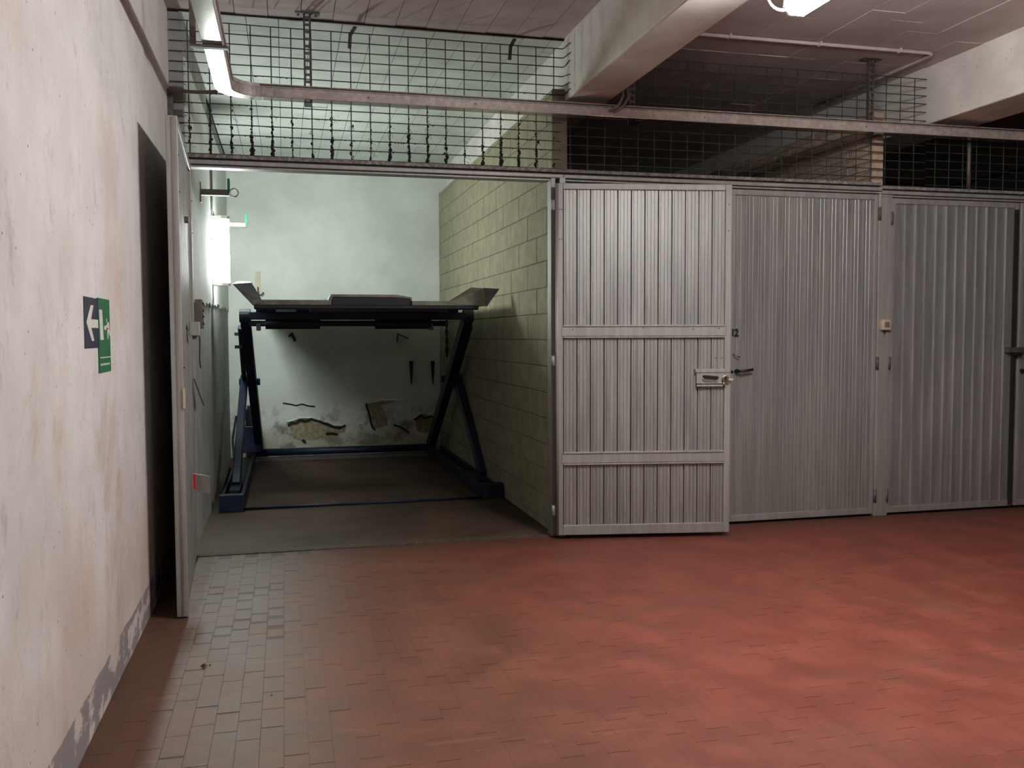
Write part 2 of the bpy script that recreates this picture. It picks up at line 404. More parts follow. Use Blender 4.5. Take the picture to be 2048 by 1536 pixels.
# ------------------------------------------------------------------ structure: ceilings and beams
ce = box(XL-.25, 9.2, -2.8, YF, ZC+.006, ZC+.2).build('ceiling', 'dark_gap')
tag(ce, 'board-marked concrete corridor ceiling', 'ceiling', None, 'structure')
ci = MB().box(XL-.25, 2.0, YF, YB+.2, ZCI+.006, ZC+.2).box(2.0, 9.2, YF, YB+.2, ZC+.006, ZC+.2).build('ceiling_inner', 'dark_gap')
tag(ci, 'board-marked whitewashed ceiling inside the garages', 'ceiling', None, 'structure')
def boards(parent, x0, x1, y0, y1, z, mat, wd=.205):
    x = x0; i = 0
    while x < x1-.01:
        xe = min(x+wd, x1); y = y1-random.uniform(.3, 1.4)
        cuts = [y1]
        while y > y0: cuts.append(y); y -= random.uniform(1.1, 2.2)
        cuts.append(y0)
        for a, b in zip(cuts, cuts[1:]):
            box(x+.0022, xe-.0022, b+.0018, a-.0018, z+random.uniform(-.003, .003), z+.02).build('ceiling_board', mat, parent)
        x = xe; i += 1
boards(ce, XL, 1.93, -2.6, YF-.004, ZC, 'ceiling_paint')
boards(ce, 2.235, 4.87, -2.6, YF-.004, ZC, 'ceiling_paint', .24)
boards(ce, 5.30, 9.0, -2.6, YF-.004, ZC, 'ceiling_paint', .6)
boards(ci, -.62, 1.93, YF+.004, YB, ZCI, 'garage_ceiling')
boards(ci, 2.235, 4.87, YF+.004, YB, ZC, 'ceiling_paint', .24)
boards(ci, 5.30, 9.0, YF+.004, YB, ZC, 'ceiling_paint', .6)
b1 = MB().box(1.93, 2.235, -2.6, YB, BEAM_Z, ZC+.05).build('ceiling_beam', 'beam_concrete', None, .012)
tag(b1, 'concrete ceiling beam running above the block partition wall', 'beam', None, 'structure')
b2 = MB().box(4.87, 5.30, -2.6, YB, 3.04, ZC+.05).build('ceiling_beam', 'beam_concrete', None, .012)
tag(b2, 'concrete ceiling beam beside the grey strut above the brick partition', 'beam', None, 'structure')
# ------------------------------------------------------------------ door frames
def frame(name, x0, x1, label, z=2.483, posts=True):
    f = empty(name, ((x0+x1)/2, 6.15, 0)); tag(f, label, 'door frame', None, 'structure')
    def P(m, nm, mat, b=0):
        o = m.build(nm, mat, f, b); o.matrix_parent_inverse = Matrix.Translation((-(x0+x1)/2, -6.15, 0)); return o
    P(box(x0, x1, 6.115, 6.20, z+.062, z+.084), 'ledge', 'ledge')
    P(box(x0, x1, 6.13, 6.20, z+.046, z+.064), 'groove', 'dark_gap')
    P(box(x0, x1, 6.095, 6.20, z+.018, z+.046), 'lintel_tube', 'door_frame', .006)
    P(box(x0, x1, 6.13, 6.20, z+.010, z+.020), 'groove', 'dark_gap')
    P(box(x0, x1, 6.105, 6.20, z, z+.012), 'lintel_lip', 'door_frame', .002)
    return P
P = frame('trim_2', XLI+.01, 1.895, 'steel lintel and hinge post framing the open garage')
P(MB().box(1.80, 1.835, 6.09, 6.18, 0, 2.5), 'hinge_post', 'door_frame', .004)
P(MB().box(1.838, 1.85, 6.05, 6.15, 0, 2.49), 'hinge_gap', 'dark_gap')
P(MB().box(1.85, 1.895, 6.05, 6.18, 0, 2.5), 'hinge_post', 'door_frame', .004)
P(MB().box(XLI-.01, XLI+.02, 6.16, 6.22, 0, 2.5), 'hinge_post', 'door_frame', .004)
P = frame('trim_3', 1.895, 4.43, 'steel lintel above the closed garage door numbered twelve')
P = frame('trim_4', 4.43, 7.2, 'steel lintel and post at the closed door beyond the light switch', 2.46)
P(MB().box(4.415, 4.53, 6.11, 6.26, 0, 2.50), 'hinge_post', 'door_frame', .006)

# ------------------------------------------------------------------ ribbed door leaves
IN_PROF = [(0,.022),(.0075,.022),(.008,-.003),(.018,-.003),(.019,.005),(.0215,.005),(.0225,0),(.044,0),(.0455,.004),(.049,.004),(.0505,-.001),(.070,-.001),(.0715,.004),(.075,.004),(.0765,0),(.0992,0),(.1,.022)]
OUT_PROF = [(0,.002),(.003,-.007),(.009,-.008),(.012,-.001),(.030,.0005),(.032,.0025),(.035,.0005),(.062,.0005),(.064,.0025),(.067,.0005),(.096,.0015),(.1,.002)]
OUT_PROF2 = [(0,.003),(.004,-.009),(.011,-.010),(.014,-.001),(.05,.0015),(.1,.003)]
def leaf(name, wd, z0, z1, loc, rz, prof, sgn, label, inner, npan=12):
    d = empty(name, loc, rz); tag(d, label, 'door', None, 'structure')
    def B(x0, x1, y0, y1, a, b, nm, mat='door_frame', bev=.004):
        return MB().box(x0, x1, min(y0*sgn, y1*sgn), max(y0*sgn, y1*sgn), a, b).build(nm, mat, d, bev)
    sw = .045 if inner else .028
    # sgn=1: face looks along local -y.  depths measured from face
    fr = -.016 if inner else -.012
    B(0, sw, fr, .04, z0, z1, 'stile'); B(wd-sw, wd, fr, .04, z0, z1, 'stile')
    B(sw, wd-sw, fr, .04, z1-.042, z1, 'top_rail'); B(sw, wd-sw, fr if sgn > 0 else -.002, .04, z0, z0+(.07 if inner else .05), 'bottom_rail')
    pw = (wd-2*sw)/npan
    poly = [(x/.1*pw, y*sgn) for x, y in prof]+[(pw, .03*sgn), (0, .03*sgn)]
    me = MB().prism(poly, z0+.045, z1-.035).mesh('panel', 'door_sheet')
    for i in range(npan): place('panel', me, d, (sw+i*pw, 0, 0), (0, 0, 0))
    if inner:
        for a, b in () if sgn < 0 else ((1.395, 1.485), (.52, .61)):
            r = B(sw-.01, wd-sw+.01, -.020, .01, a+.012, b-.012, 'mid_rail', 'door_frame', .003)
            MB().box(sw, wd-sw, min(-.028*sgn, 0), max(-.028*sgn, 0), b-.012, b).build('rail_lip', 'door_frame', r, .002)
            MB().box(sw, wd-sw, min(-.026*sgn, 0), max(-.026*sgn, 0), a, a+.010).build('rail_lip', 'door_frame', r, .002)
        rv = MB().prism([(.004*math.cos(t*math.pi/3), .004*math.sin(t*math.pi/3)) for t in range(6)], -.02*sgn, -.014*sgn, 'y').mesh('rivet', 'ink')
        for x, z in [(.02,2.27),(.035,2.27),(.02,2.07),(.035,2.07),(wd-.022,2.31),(wd-.022,2.13)]: place('rivet', rv, d, (x, 0, z))
        for x, z in [(.11,1.455),(.95,1.455),(1.13,1.46),(.6,1.463)]: place('rivet', rv, d, (x, -.006*sgn, z))
        for x in (1.115, 1.155): place('rivet', rv, d, (x, .008*sgn, 1.255))
    return d
def sub(parent, mb, name, mat, bev=0, smooth=False): return mb.build(name, mat, parent, bev, smooth)
def lever(d, x, z, dirx, sgn=1, y=-.03):
    h = sub(d, MB().prism([(x+.016*math.cos(t*math.pi/6), z+.016*math.sin(t*math.pi/6)) for t in range(12)], -.03*sgn, -.004*sgn, 'y'), 'door_handle', 'black_plastic')
    sub(h, MB().tube([(x, -.03*sgn, z), (x+dirx*.02, -.05*sgn, z), (x+dirx*.06, -.052*sgn, z+.004), (x+dirx*.115, -.048*sgn, z+.012)], .0105, 8), 'lever', 'black_plastic', 0, True)
    return h
# open leaf folded back over the neighbouring door (inner face towards us)
hinge = onY(1113, 1068, 5.995); free = onY(1457, 1064, 5.785)
hinge.z = free.z = 0
d2 = leaf('door_2', (free-hinge).length, .03, 2.447, (hinge.x, hinge.y, 0), math.atan2(free.y-hinge.y, free.x-hinge.x), IN_PROF, 1,
          'ribbed steel door leaf swung fully open with two cross rails and lock plate', True)
W2 = (free-hinge).length
lp = sub(d2, MB().box(W2-.245, W2-.012, -.03, .0, 1.075, 1.155), 'lock_plate', 'door_frame', .003)
sub(lp, MB().box(W2-.255, W2-.012, -.036, -.002, 1.152, 1.178), 'plate_lip', 'door_frame', .003)
sub(lp, MB().box(W2-.245, W2-.06, -.036, -.002, 1.055, 1.07), 'plate_lip', 'door_frame', .003)
sub(lp, MB().prism([(W2-.205, 1.13), (W2-.195, 1.137), (W2-.10, 1.128), (W2-.09, 1.12), (W2-.1, 1.108), (W2-.19, 1.116)], -.044, -.028, 'y'), 'grip', 'black_plastic', .002)
sub(lp, MB().prism([(W2-.21, 1.108), (W2-.1, 1.104), (W2-.1, 1.086), (W2-.195, 1.088)], -.034, -.029, 'y'), 'recess', 'grey_plastic')
kn = sub(lp, MB().prism([(W2-.047+.024*math.cos(t*math.pi/6), 1.112+.024*math.sin(t*math.pi/6)) for t in range(12)], -.055, -.028, 'y'), 'lock_cylinder', 'chrome', .004)
sub(kn, MB().box(W2-.052, W2-.042, -.062, -.05, 1.098, 1.126), 'key_slot', 'ink')
sub(kn, MB().prism([(W2-.05+.014*math.cos(t*math.pi/4), 1.075+.014*math.sin(t*math.pi/4)) for t in range(8)], -.045, -.028, 'y'), 'bolt', 'chrome', .003)
sub(kn, MB().box(W2-.03, W2+.012, -.045, -.03, 1.096, 1.112), 'latch_tongue', 'ivory_plastic', .003)
for z in (2.30, 1.24, .2):
    hg = sub(d2, MB().tube([(-.022, .01, z-.035), (-.022, .01, z+.035)], .011, 8), 'hinge', 'door_frame', 0, True)
    sub(hg, box(-.03, .01, .004, .012, z-.035, z+.035), 'hinge_plate', 'door_frame')
sub(d2, MB().tube([(.006, -.008, .03), (.006, -.008, 2.447)], .012, 8), 'edge_roll', 'door_frame', 0, True)
# open left leaf, edge on, standing off the corridor wall
h1 = Vector((-.575, 6.15, 0)); f1 = Vector((-.508, 4.775, 0)); W1 = (f1-h1).length
d1 = leaf('door_1', W1, .008, 2.497, h1, math.atan2(f1.y-h1.y, f1.x-h1.x), IN_PROF, -1,
          'ribbed steel door leaf opened flat towards the corridor wall, seen edge on', True)
inv1 = (Matrix.Translation(h1) @ Matrix.Rotation(math.atan2(f1.y-h1.y, f1.x-h1.x), 4, 'Z')).inverted()
def loc1(u, v, x=-.49): return inv1 @ onX(u, v, x)
sub(d1, box(W1, W1+.004, -.012, -.002, .01, 2.49), 'edge_strip', 'galvanised')
q = inv1 @ onY(351, 790, 4.77)
sub(d1, box(W1-.001, W1+.006, .012, .024, 1.06, 1.16), 'strike_plate', 'ivory_plastic')
lt = sub(d1, box(.62, .72, .016, .075, 1.42, 1.50), 'latch_box', 'door_frame', .005)
sub(lt, box(.55, .63, .03, .06, 1.40, 1.44), 'latch_bar', 'door_frame', .004)
sub(d1, box(.9, .96, .016, .04, 2.03, 2.06), 'clip', 'strut_steel', .002)
fp = sub(d1, MB().hexa([(.60,.02,.62),(.60,.11,.60),(.60,.11,.50),(.60,.02,.515)], [(.605,.02,.62),(.605,.11,.60),(.605,.11,.50),(.605,.02,.515)]), 'flap_plate', 'galvanised')
sub(fp, box(.602, .612, .016, .03, .53, .62), 'red_tape', 'red_tape')
lever(d1, W1-.17, 1.215, -1, 1)
# closed doors
d3 = leaf('door_3', 1.255, .02, 2.478, (1.915, 6.135, 0), 0, OUT_PROF, 1, 'closed ribbed steel door leaf hidden behind the opened leaf', False)
d4 = leaf('door_4', 1.235, .02, 2.478, (3.178, 6.135, 0), 0, OUT_PROF, 1, 'closed finely ribbed steel door leaf marked twelve with black lever handle', False)
lever(d4, .06, 1.145, 1)
sub(d4, MB().tube([(.032, -.005, 1.268), (.034, -.03, 1.266), (.075, -.034, 1.248)], .005, 6), 'latch_pin', 'chrome', 0, True)
sub(d4, MB().prism([(.022+.010*math.cos(t*math.pi/4), 1.14+.012*math.sin(t*math.pi/4)) for t in range(8)], -.018, -.01, 'y'), 'keyhole', 'ink')
d5 = leaf('door_5', 1.17, .02, 2.455, (4.535, 6.135, 0), 0, OUT_PROF2, 1, 'closed steel door leaf with bright upright ribs next to the switch post', False)
d6 = leaf('door_6', 1.17, .02, 2.455, (5.725, 6.135, 0), 0, OUT_PROF2, 1, 'closed steel door leaf carrying the dark sliding bolt', False)
bl = sub(d6, box(-.13, .05, -.05, -.012, 1.262, 1.305), 'bolt_housing', 'strut_steel', .005)
sub(bl, box(-.06, .0, -.055, -.02, 1.235, 1.262), 'bolt_tab', 'ink', .003)
lever(d6, .035, 1.115, 1)
sub(d5, box(1.125, 1.16, -.02, -.006, .03, 2.40), 'seam_strip', 'dark_gap')
for d, x, zs in ((d4, 1.243, (2.33, 1.19, .16)), (d5, -.008, (2.30, 1.19, .16))):
    for z in zs: sub(d, MB().tube([(x, -.022, z-.05), (x, -.022, z+.05)], .012, 8), 'hinge', 'strut_steel', 0, True)
# painted number 12
def glyph(ch, size, loc, mat, parent, nm):
    cu = bpy.data.curves.new('glyph', 'FONT'); cu.body = ch; cu.size = size; cu.extrude = .0006; cu.offset = .0022
    o = bpy.data.objects.new('glyph', cu); C.objects.link(o); bpy.context.view_layer.update()
    me = bpy.data.meshes.new_from_object(o.evaluated_get(bpy.context.evaluated_depsgraph_get())); bpy.data.objects.remove(o)
    me.materials.clear(); me.materials.append(M[mat])
    return place(nm, me, parent, loc, (math.pi/2, 0, 0))
glyph('1', .075, (.008, -.0128, 1.405), 'ink', d4, 'number_digit')
glyph('2', .075, (.038, -.0128, 1.405), 'ink', d4, 'number_digit')

# ------------------------------------------------------------------ wire mesh above the doors
WR = .0036
def wmesh(x0, x1, xs, zs, z0, z1, label, skip=None, y=6.185):
    p = empty('wire_mesh', ((x0+x1)/2, y, z0)); tag(p, label, 'wire mesh', 'wire mesh panels above the garage doors')
    cx = (x0+x1)/2
    for x in xs:
        zt = skip(x) if skip else z1
        me = vcache.setdefault(round(zt-z0, 3), None) or MB().tube([(0, 0, 0), (0, 0, zt-z0)], WR, 6).mesh('upright_wire', 'wire')
        vcache[round(zt-z0, 3)] = me
        place('upright_wire', me, p, (x-cx, 0, 0), (0, random.gauss(0, .0015), 0))
    for z in zs:
        a, b = (x0, x1) if not skip else skip(z, True)
        pts = []; n = 8
        if not skip and z > BEAM_Z+.03 and x1 < 2: b = 1.912
        for i in range(n+1): pts.append((a+(b-a)*i/n-cx, -.006, z-z0+random.uniform(-.0015, .0015)))
        if not skip and z > BEAM_Z+.03 and x1 < 2: pts += [(1.923-cx, -.025, z-z0+.002), (1.9245-cx, -.13+random.uniform(-.02, .03), z-z0+random.uniform(-.02, .02))]
        MB().tube(pts, WR, 6).build('cross_wire', 'wire', p)
    return p
vcache = {}
xs1 = [1.849-.127*k for k in range(20)]; zs1 = [3.408-.0637*k for k in range(14)]
m1 = wmesh(-.675, 1.90, xs1, zs1, 2.56, 3.41, 'dusty wire mesh panel above the open garage entrance')
# dust and cobwebs clinging to the lower wires
mb = MB()
for x in xs1:
    for k in range(random.choice((12, 35, 60, 75))):
        z = 2.56+abs(random.gauss(0, .16))
        if z > 3.0: continue
        r = random.uniform(.003, .0105)*(1.25-.8*(z-2.56)/.45); c = Vector((x-(-.675+1.90)/2+random.gauss(0, .004), random.gauss(-.003, .005), z-2.56))
        vs = [c+Vector((random.uniform(.5, 1.2)*r*dx, random.uniform(.5, 1)*r*dy, random.uniform(.8, 2.4)*r*dz)) for dx, dy, dz in ((1,0,0),(-1,0,0),(0,1,0),(0,-1,0),(0,0,1),(0,0,-1))]
        mb.add(vs, [(0,2,4),(2,1,4),(1,3,4),(3,0,4),(2,0,5),(1,2,5),(3,1,5),(0,3,5)])
    for k in range(5):
        z = 2.56+random.uniform(.0, .3); a = Vector((x-.6125, -.003, z-2.56)); pts = [a]
        for t in range(4): pts.append(pts[-1]+Vector((random.uniform(-.012, .016), random.uniform(-.004, .002), random.uniform(-.018, .004))))
        mb.tube(pts, .0011, 3)
for z in zs1[5:]:
    for k in range(80):
        x = random.uniform(-.67, 1.88); r = random.uniform(.002, .006); c = Vector((x-.6125, -.006, z-2.56-r*.4))
        vs = [c+Vector((random.uniform(.6, 2)*r*dx, r*dy*.8, random.uniform(.6, 1.3)*r*dz)) for dx, dy, dz in ((1,0,0),(-1,0,0),(0,1,0),(0,-1,0),(0,0,1),(0,0,-1))]
        mb.add(vs, [(0,2,4),(2,1,4),(1,3,4),(3,0,4),(2,0,5),(1,2,5),(3,1,5),(0,3,5)])
ds = mb.build('dust_tufts', 'dust', m1); ds['kind'] = 'stuff'
xs2 = [1.97+.127*k for k in range(23)]; zs2 = [3.385-.0637*k for k in range(14)]
def lim2(v, horiz=False):
    if horiz: return (1.945, 4.86) if v < BEAM_Z-.01 else (2.24, 4.862)
    return 3.0475 if v < 2.245 else 3.39
m2 = wmesh(1.945, 4.86, [x for x in xs2 if x < 4.86], zs2, 2.56, 3.39, 'wire mesh panel above the door numbered twelve', lim2)
xs3 = [4.96+.127*k for k in range(17)]; zs3 = [3.02-.0637*k for k in range(8)]
m3 = wmesh(4.87, 7.05, xs3, zs3, 2.54, 3.035, 'wire mesh panel below the beam with a round grey pole')
pl = MB().tube([(0, 0, 0), (0, 0, .5)], .016, 10).build('pole', 'strut_steel', None, 0, True); pl.location = (5.25, 6.16, 2.535)
tag(pl, 'short round grey pole standing on the lintel before the mesh', 'pole')
# straps holding the mesh to the ceiling
for u, du in ((700, 0), (1020, 0)):
    c = onZ(u+12, 47 if u < 800 else 74, ZCI)
    st = MB().bar((c.x, YF+.012, ZCI-.002), (c.x-.035, YF-.008, 3.40), .024, .004, (1, 0, 0)).bar((c.x-.035, YF-.008, 3.41), (c.x-.042, YF-.006, 3.31), .024, .004, (1, 0, 0)).build('mesh_strap', 'strut_steel')
    tag(st, 'short bent metal strap tying the mesh to the ceiling ' + ('near the slotted hanger' if u < 800 else 'close to the concrete beam'), 'strap', 'mesh ceiling straps')

# ------------------------------------------------------------------ cable tray
TZ0, TZ1, TY0, TY1 = 2.915, 2.992, 5.985, 6.075
TX0, TX1 = -.385, -.285
tr = empty('cable_tray', (.5, 6.03, TZ0)); tag(tr, 'galvanised cable tray bending round from corridor wall across all doors', 'cable tray')
def T(m, nm, mat, bev=0, par=None, sm=False):
    o = m.build(nm, mat, par or tr, bev, sm)
    if par is None: o.matrix_parent_inverse = Matrix.Translation((-.5, -6.03, -TZ0))
    return o
R0 = .16
cxb, cyb = TX1+R0, TY0-R0      # centre of the bend, inner radius R0
def section(r): return None
T(box(cxb, 7.6, TY0, TY1, TZ0, TZ1-.02), 'long_run', 'tray_side', .002)
T(box(cxb, 7.6, TY0+.003, TY1-.003, TZ0-.0025, TZ0+.001), 'underside', 'tray_steel')
T(box(TX0, TX1, .2, cyb, TZ0, TZ1-.02), 'short_run', 'tray_side', .002)
T(box(TX0+.003, TX1-.003, .2, cyb, TZ0-.0025, TZ0+.001), 'underside', 'tray_steel')
for i, (dz, dy) in enumerate(((-.02, .006), (-.012, .002), (-.004, .007))):
    T(box(cxb, 7.6, TY0-dy, TY1, TZ1+dz, TZ1+dz+.006), 'lid_groove', 'tray_side' if i != 1 else 'strut_steel', .001)
    T(box(TX0, TX1+dy, .2, cyb, TZ1+dz, TZ1+dz+.006), 'lid_groove', 'tray_side' if i != 1 else 'strut_steel', .001)
def arc(r0, r1, z0, z1, n=10):
    m = MB(); ra = [(math.pi-(math.pi/2)*i/n) for i in range(n+1)]
    for i in range(n):
        a, b = ra[i], ra[i+1]
        pts = [(cxb+r*math.cos(t), cyb+r*math.sin(t)) for r, t in ((r0, a), (r0, b), (r1, b), (r1, a))]
        m.hexa([(x, y, z0) for x, y in pts], [(x, y, z1) for x, y in pts])
    return m
RW = TX1-TX0
T(arc(R0, R0+RW, TZ0, TZ1-.02), 'bend', 'tray_side')
T(arc(R0+.003, R0+RW-.003, TZ0-.0025, TZ0+.001), 'bend_underside', 'tray_steel')
T(arc(R0-.006, R0+RW, TZ1-.02, TZ1+.002), 'bend_lid', 'tray_side')
for x in (cxb+.012, cxb+.09): T(box(x, x+.006, TY0-.003, TY1, TZ0-.004, TZ1-.02), 'joint_strip', 'tray_side')
for x in (.55, 1.25, 2.9, 4.2): T(MB().tube([(x, TY0-.004, TZ0+.03), (x, TY0+.004, TZ0+.03)], .006, 6), 'screw', 'strut_steel')
# hangers: perforated strut from the ceiling down to the tray
def hanger(x, label, z0=TZ0-.02, plate=True, wide=.04):
    h = empty('tray_hanger', (x, 6.10, ZC)); tag(h, label, 'hanger', 'slotted hangers of the cable tray')
    y = -.012
    for s in (-1, 1): sub(h, box(s*wide/2-.006, s*wide/2+.006, y, y+.003, z0-ZC, 0), 'flange', 'strut_steel').location.x = -s*.002
    for s in (-1, 1): sub(h, box(s*wide/2-.0015, s*wide/2+.0015, y, y+.03, z0-ZC, 0), 'side', 'strut_steel')
    z = z0-ZC+.01; me = box(-wide/2+.006, wide/2-.006, y, y+.003, 0, .018).mesh('web', 'strut_steel')
    while z < -.02: place('web', me, h, (0, 0, z)); z += .045
    sub(h, box(-.075, .075, -.04, .05, -.008, 0), 'ceiling_plate', 'strut_steel', .002)
    for s in (-1, 1): sub(h, MB().tube([(s*.055, .0, -.016), (s*.055, .0, -.006)], .008, 6), 'anchor_bolt', 'strut_steel')
    sub(h, box(-.02, .02, -.13, -.012, z0-ZC-.008, z0-ZC+.0), 'clamp', 'ink')
    return h
hanger(.172, 'slotted steel hanger with ceiling plate above the open garage')
hanger(2.395, 'slotted steel hanger beside the bent conduits at the beam')
hanger(4.31, 'slotted steel hanger under the ceiling near the lit conduit corner')
br = empty('tray_bracket', (-.36, 5.0, ZC)); tag(br, 'flat steel bracket carrying the tray beside the corridor wall', 'bracket')
sub(br, box(-.085, -.055, -.02, .0, 2.905-ZC, 0), 'upright', 'strut_steel', .002)
sub(br, box(-.085, .105, -.02, .02, 2.896-ZC, 2.9115-ZC), 'cross_bar', 'strut_steel', .002)
sub(br, box(-.12, .0, -.04, .04, -.008, 0), 'ceiling_plate', 'strut_steel', .002)
# conduits
for k, dx in enumerate((0, .04)):
    cl_ = ('bent grey conduit entering the tray, the one closer to the beam', 'bent grey conduit entering the tray, the one closer to the slotted hanger')[k]
    c = MB().tube([(2.30+dx, 6.14, BEAM_Z+.2), (2.30+dx, 6.06, 3.16), (2.29+dx, 5.99, 3.06), (2.25+dx, 5.965, 2.99), (2.20+dx, 5.962, 2.955), (2.18+dx, 5.975, 2.945)], .011, 8).build('conduit', 'pvc_dark', None, 0, True)
    tag(c, cl_, 'conduit', 'conduits entering the tray by the beam')
cp = MB().tube([(2.24, 5.83, ZC-.016), (4.60, 5.83, ZC-.016), (4.64, 5.85, ZC-.016), (4.66, 5.9, ZC-.016), (4.66, 6.17, ZC-.016), (4.66, 6.24, ZC-.016), (4.66, 7.4, ZC-.016)], .013, 8).build('ceiling_conduit', 'pvc', None, 0, True)
tag(cp, 'pale conduit fixed across the ceiling and turning back over the mesh', 'conduit')
for x in (3.0, 3.7, 4.35):
    s_ = box(x, x+.014, 5.81, 5.85, ZC-.032, ZC).build('conduit_clip', 'pvc', cp)
jc = MB().tube([(XL, 6.1, 2.945), (-.6, 6.11, 2.948), (-.5, 6.10, 2.945), (TX0, 6.06, 2.945)], .012, 8).build('conduit', 'pvc_dark', None, 0, True)
tag(jc, 'short conduit from the corridor wall corner into the tray bend', 'conduit')
jb = MB().box(XL, XL+.03, 6.10, 6.16, 2.75, 2.93).box(XL, XL+.09, 6.13, 6.16, 2.80, 2.84).build('corner_bracket', 'strut_steel', None, .003)
tag(jb, 'dark metal corner bracket on the wall above the edge-on door leaf', 'bracket')

# ------------------------------------------------------------------ lamps
LZ = 2.90
def strip_lamp(x, y, label, mat):
    c = empty('ceiling_lamp', (x, y, LZ)); tag(c, label, 'lamp', 'corridor strip lamps')
    sub(c, MB().prism([(-.036, 0), (.036, 0), (.064, .035), (.060, .075), (.026, .10), (-.026, .10), (-.060, .075), (-.064, .035)], -.64, .64, 'y'), 'diffuser', mat)
    sub(c, box(-.028, .028, -.655, .655, .10, .118), 'housing', 'white_paint', .004)
    for s in (-1, 1):
        sub(c, MB().prism([(-.037, -.002), (.037, -.002), (.066, .035), (.062, .076), (.028, .102), (-.028, .102), (-.062, .076), (-.066, .035)], s*.64, s*.652, 'y'), 'end_cap', 'sign_white')
        sub(c, MB().tube([(0, s*.45, .11), (0, s*.45, ZC-LZ)], .005, 6), 'hanging_rod', 'strut_steel')
    sub(c, MB().tube([(-.05, .60, .05)]+[(-.05-.07*(1-math.cos(a)), .60-.01*a, .05-.055*math.sin(a)) for a in [math.pi*i/12 for i in range(1, 13)]]+[(-.17, .57, .15), (-.12, .50, ZC-LZ)], .0075, 8), 'cable', 'pvc', 0, True)
    return c
le = onZ(1590, 33, LZ)
strip_lamp(le.x, le.y-.655, 'glowing corridor strip lamp hanging beside the concrete beam', 'corridor_light')
strip_lamp(le.x, -1.2, 'corridor strip lamp hanging near the plain wall facing the garages', 'corridor_light_far')

wc = onX(436, 510, -.55); WY = 8.62
gl = empty('wall_lamp', (XLB+.012, WY, 2.18)); tag(gl, 'glowing strip lamp mounted upright on the side wall inside the garage', 'lamp')
sub(gl, box(0, .045, -.055, .055, -.31, .31), 'housing', 'white_paint', .004)
sub(gl, MB().prism([(.045, -.05), (.085, -.055), (.135, -.035), (.150, 0), (.135, .035), (.085, .055), (.045, .05)], -.285, .285, 'z'), 'diffuser', 'garage_light')
for s in (-1, 1): sub(gl, MB().prism([(.03, -.053), (.085, -.058), (.137, -.037), (.153, 0), (.137, .037), (.085, .058), (.03, .053)], s*.285, s*.312, 'z'), 'end_cap', 'sign_white')
sub(gl, MB().tube([(.012, -.07, .34), (.012, -.07, .8), (.012, -.07, 1.36)], .009, 8), 'conduit', 'pvc_dark', 0, True)
sub(gl, MB().tube([(.02, -.02, .31), (.02, -.05, .33), (.012, -.07, .35)], .009, 8), 'conduit', 'pvc_dark', 0, True)

# ------------------------------------------------------------------ signs and small fittings
def wsign(name, y0, y1, z0, z1, mat, label, x):
    s = empty(name, (XL, y0, z0)); tag(s, label, 'sign')
    sub(s, box(0, x, 0, y1-y0, 0, z1-z0), 'plate', mat, .0008)
    return s
s1 = wsign('direction_sign', 3.477, 3.735, 1.377, 1.561, 'sign_blue', 'dark blue sign with white arrow on the corridor wall', .003)
def on_sign(s, x, pts, w_, h_, nm, mat='sign_white'): sub(s, MB().prism([(a*w_, (1-b)*h_) for a, b in pts], x-.0004, x+.0006, 'x'), nm, mat)
on_sign(s1, .003, [(.11,.5),(.43,.15),(.62,.15),(.43,.43),(.98,.43),(.98,.60),(.43,.60),(.62,.86),(.45,.86)], .258, .184, 'arrow')
s2 = wsign('exit_sign', 3.715, 3.942, 1.281, 1.565, 'sign_green', 'green exit sign with running figure beside the arrow sign', .0055)
S = lambda pts, nm: on_sign(s2, .0055, pts, .227, .284, nm)
S([(.05,.155),(.31,.155),(.38,.56),(.10,.56)], 'doorway')
S([(.64,.28),(.72,.265),(.74,.30),(.68,.325)], 'figure_head')
S([(.74,.315),(.90,.315),(.93,.40),(.80,.42),(.70,.40)], 'figure_body')
S([(.80,.41),(.92,.40),(.99,.50),(.95,.52),(.84,.46)], 'figure_leg')
S([(.72,.39),(.82,.41),(.80,.55),(.74,.55)], 'figure_leg')
S([(.46,.36),(.56,.375),(.72,.345),(.74,.365),(.60,.42),(.48,.43)], 'figure_arm')
x = .06
while x < .93: S([(x,.795),(x+.07,.79),(x+.07,.805),(x,.81)], 'text_line'); x += .085
x = .06
while x < .9: S([(x,.885),(x+.05,.878),(x+.05,.902),(x,.908)], 'text_line'); x += .065
sw = empty('light_switch', (4.462, 6.11, 1.445)); tag(sw, 'cream light switch box on the steel post between closed doors', 'switch')
sub(sw, box(-.03, .045, -.04, 0, 0, .082), 'box', 'ivory_plastic', .004)
sub(sw, box(-.012, .028, -.046, -.038, .022, .062), 'rocker', 'grey_plastic', .003)
sub(sw, MB().tube([(.005, -.02, 0), (.005, -.02, -.03)], .005, 6), 'cable_gland', 'ink')

# wall brackets with green plastic ends on the inner side wall
def peg(y, z, ln, label, ring):
    p = empty('wall_bracket', (XLI+.012 if y < 8 else XLB+.012, y, z)); tag(p, label, 'bracket', 'green-tipped wall brackets')
    sub(p, box(0, .006, -.02, .02, -.08, .07), 'wall_plate', 'strut_steel', .001)
    sub(p, box(.004, ln, -.022, .022, -.026, .018), 'arm', 'strut_steel', .004)
    sub(p, box(ln-.012, ln+.006, -.022, .022, -.01, .10), 'green_tip', 'green_plastic', .003)
    if ring: sub(p, MB().tube([(ln+.035+.03*math.cos(t*math.pi/8), 0, .0+.03*math.sin(t*math.pi/8)) for t in range(17)], .005, 6), 'ring', 'chrome', 0, True)
    return p
q = onX(397, 383, XLI); peg(q.y, q.z, .205, 'dark wall bracket with green tip and ring above the wall lamp', True)
peg(9.2, 2.49, .28, 'wall bracket with green tip right behind the wall lamp', False)
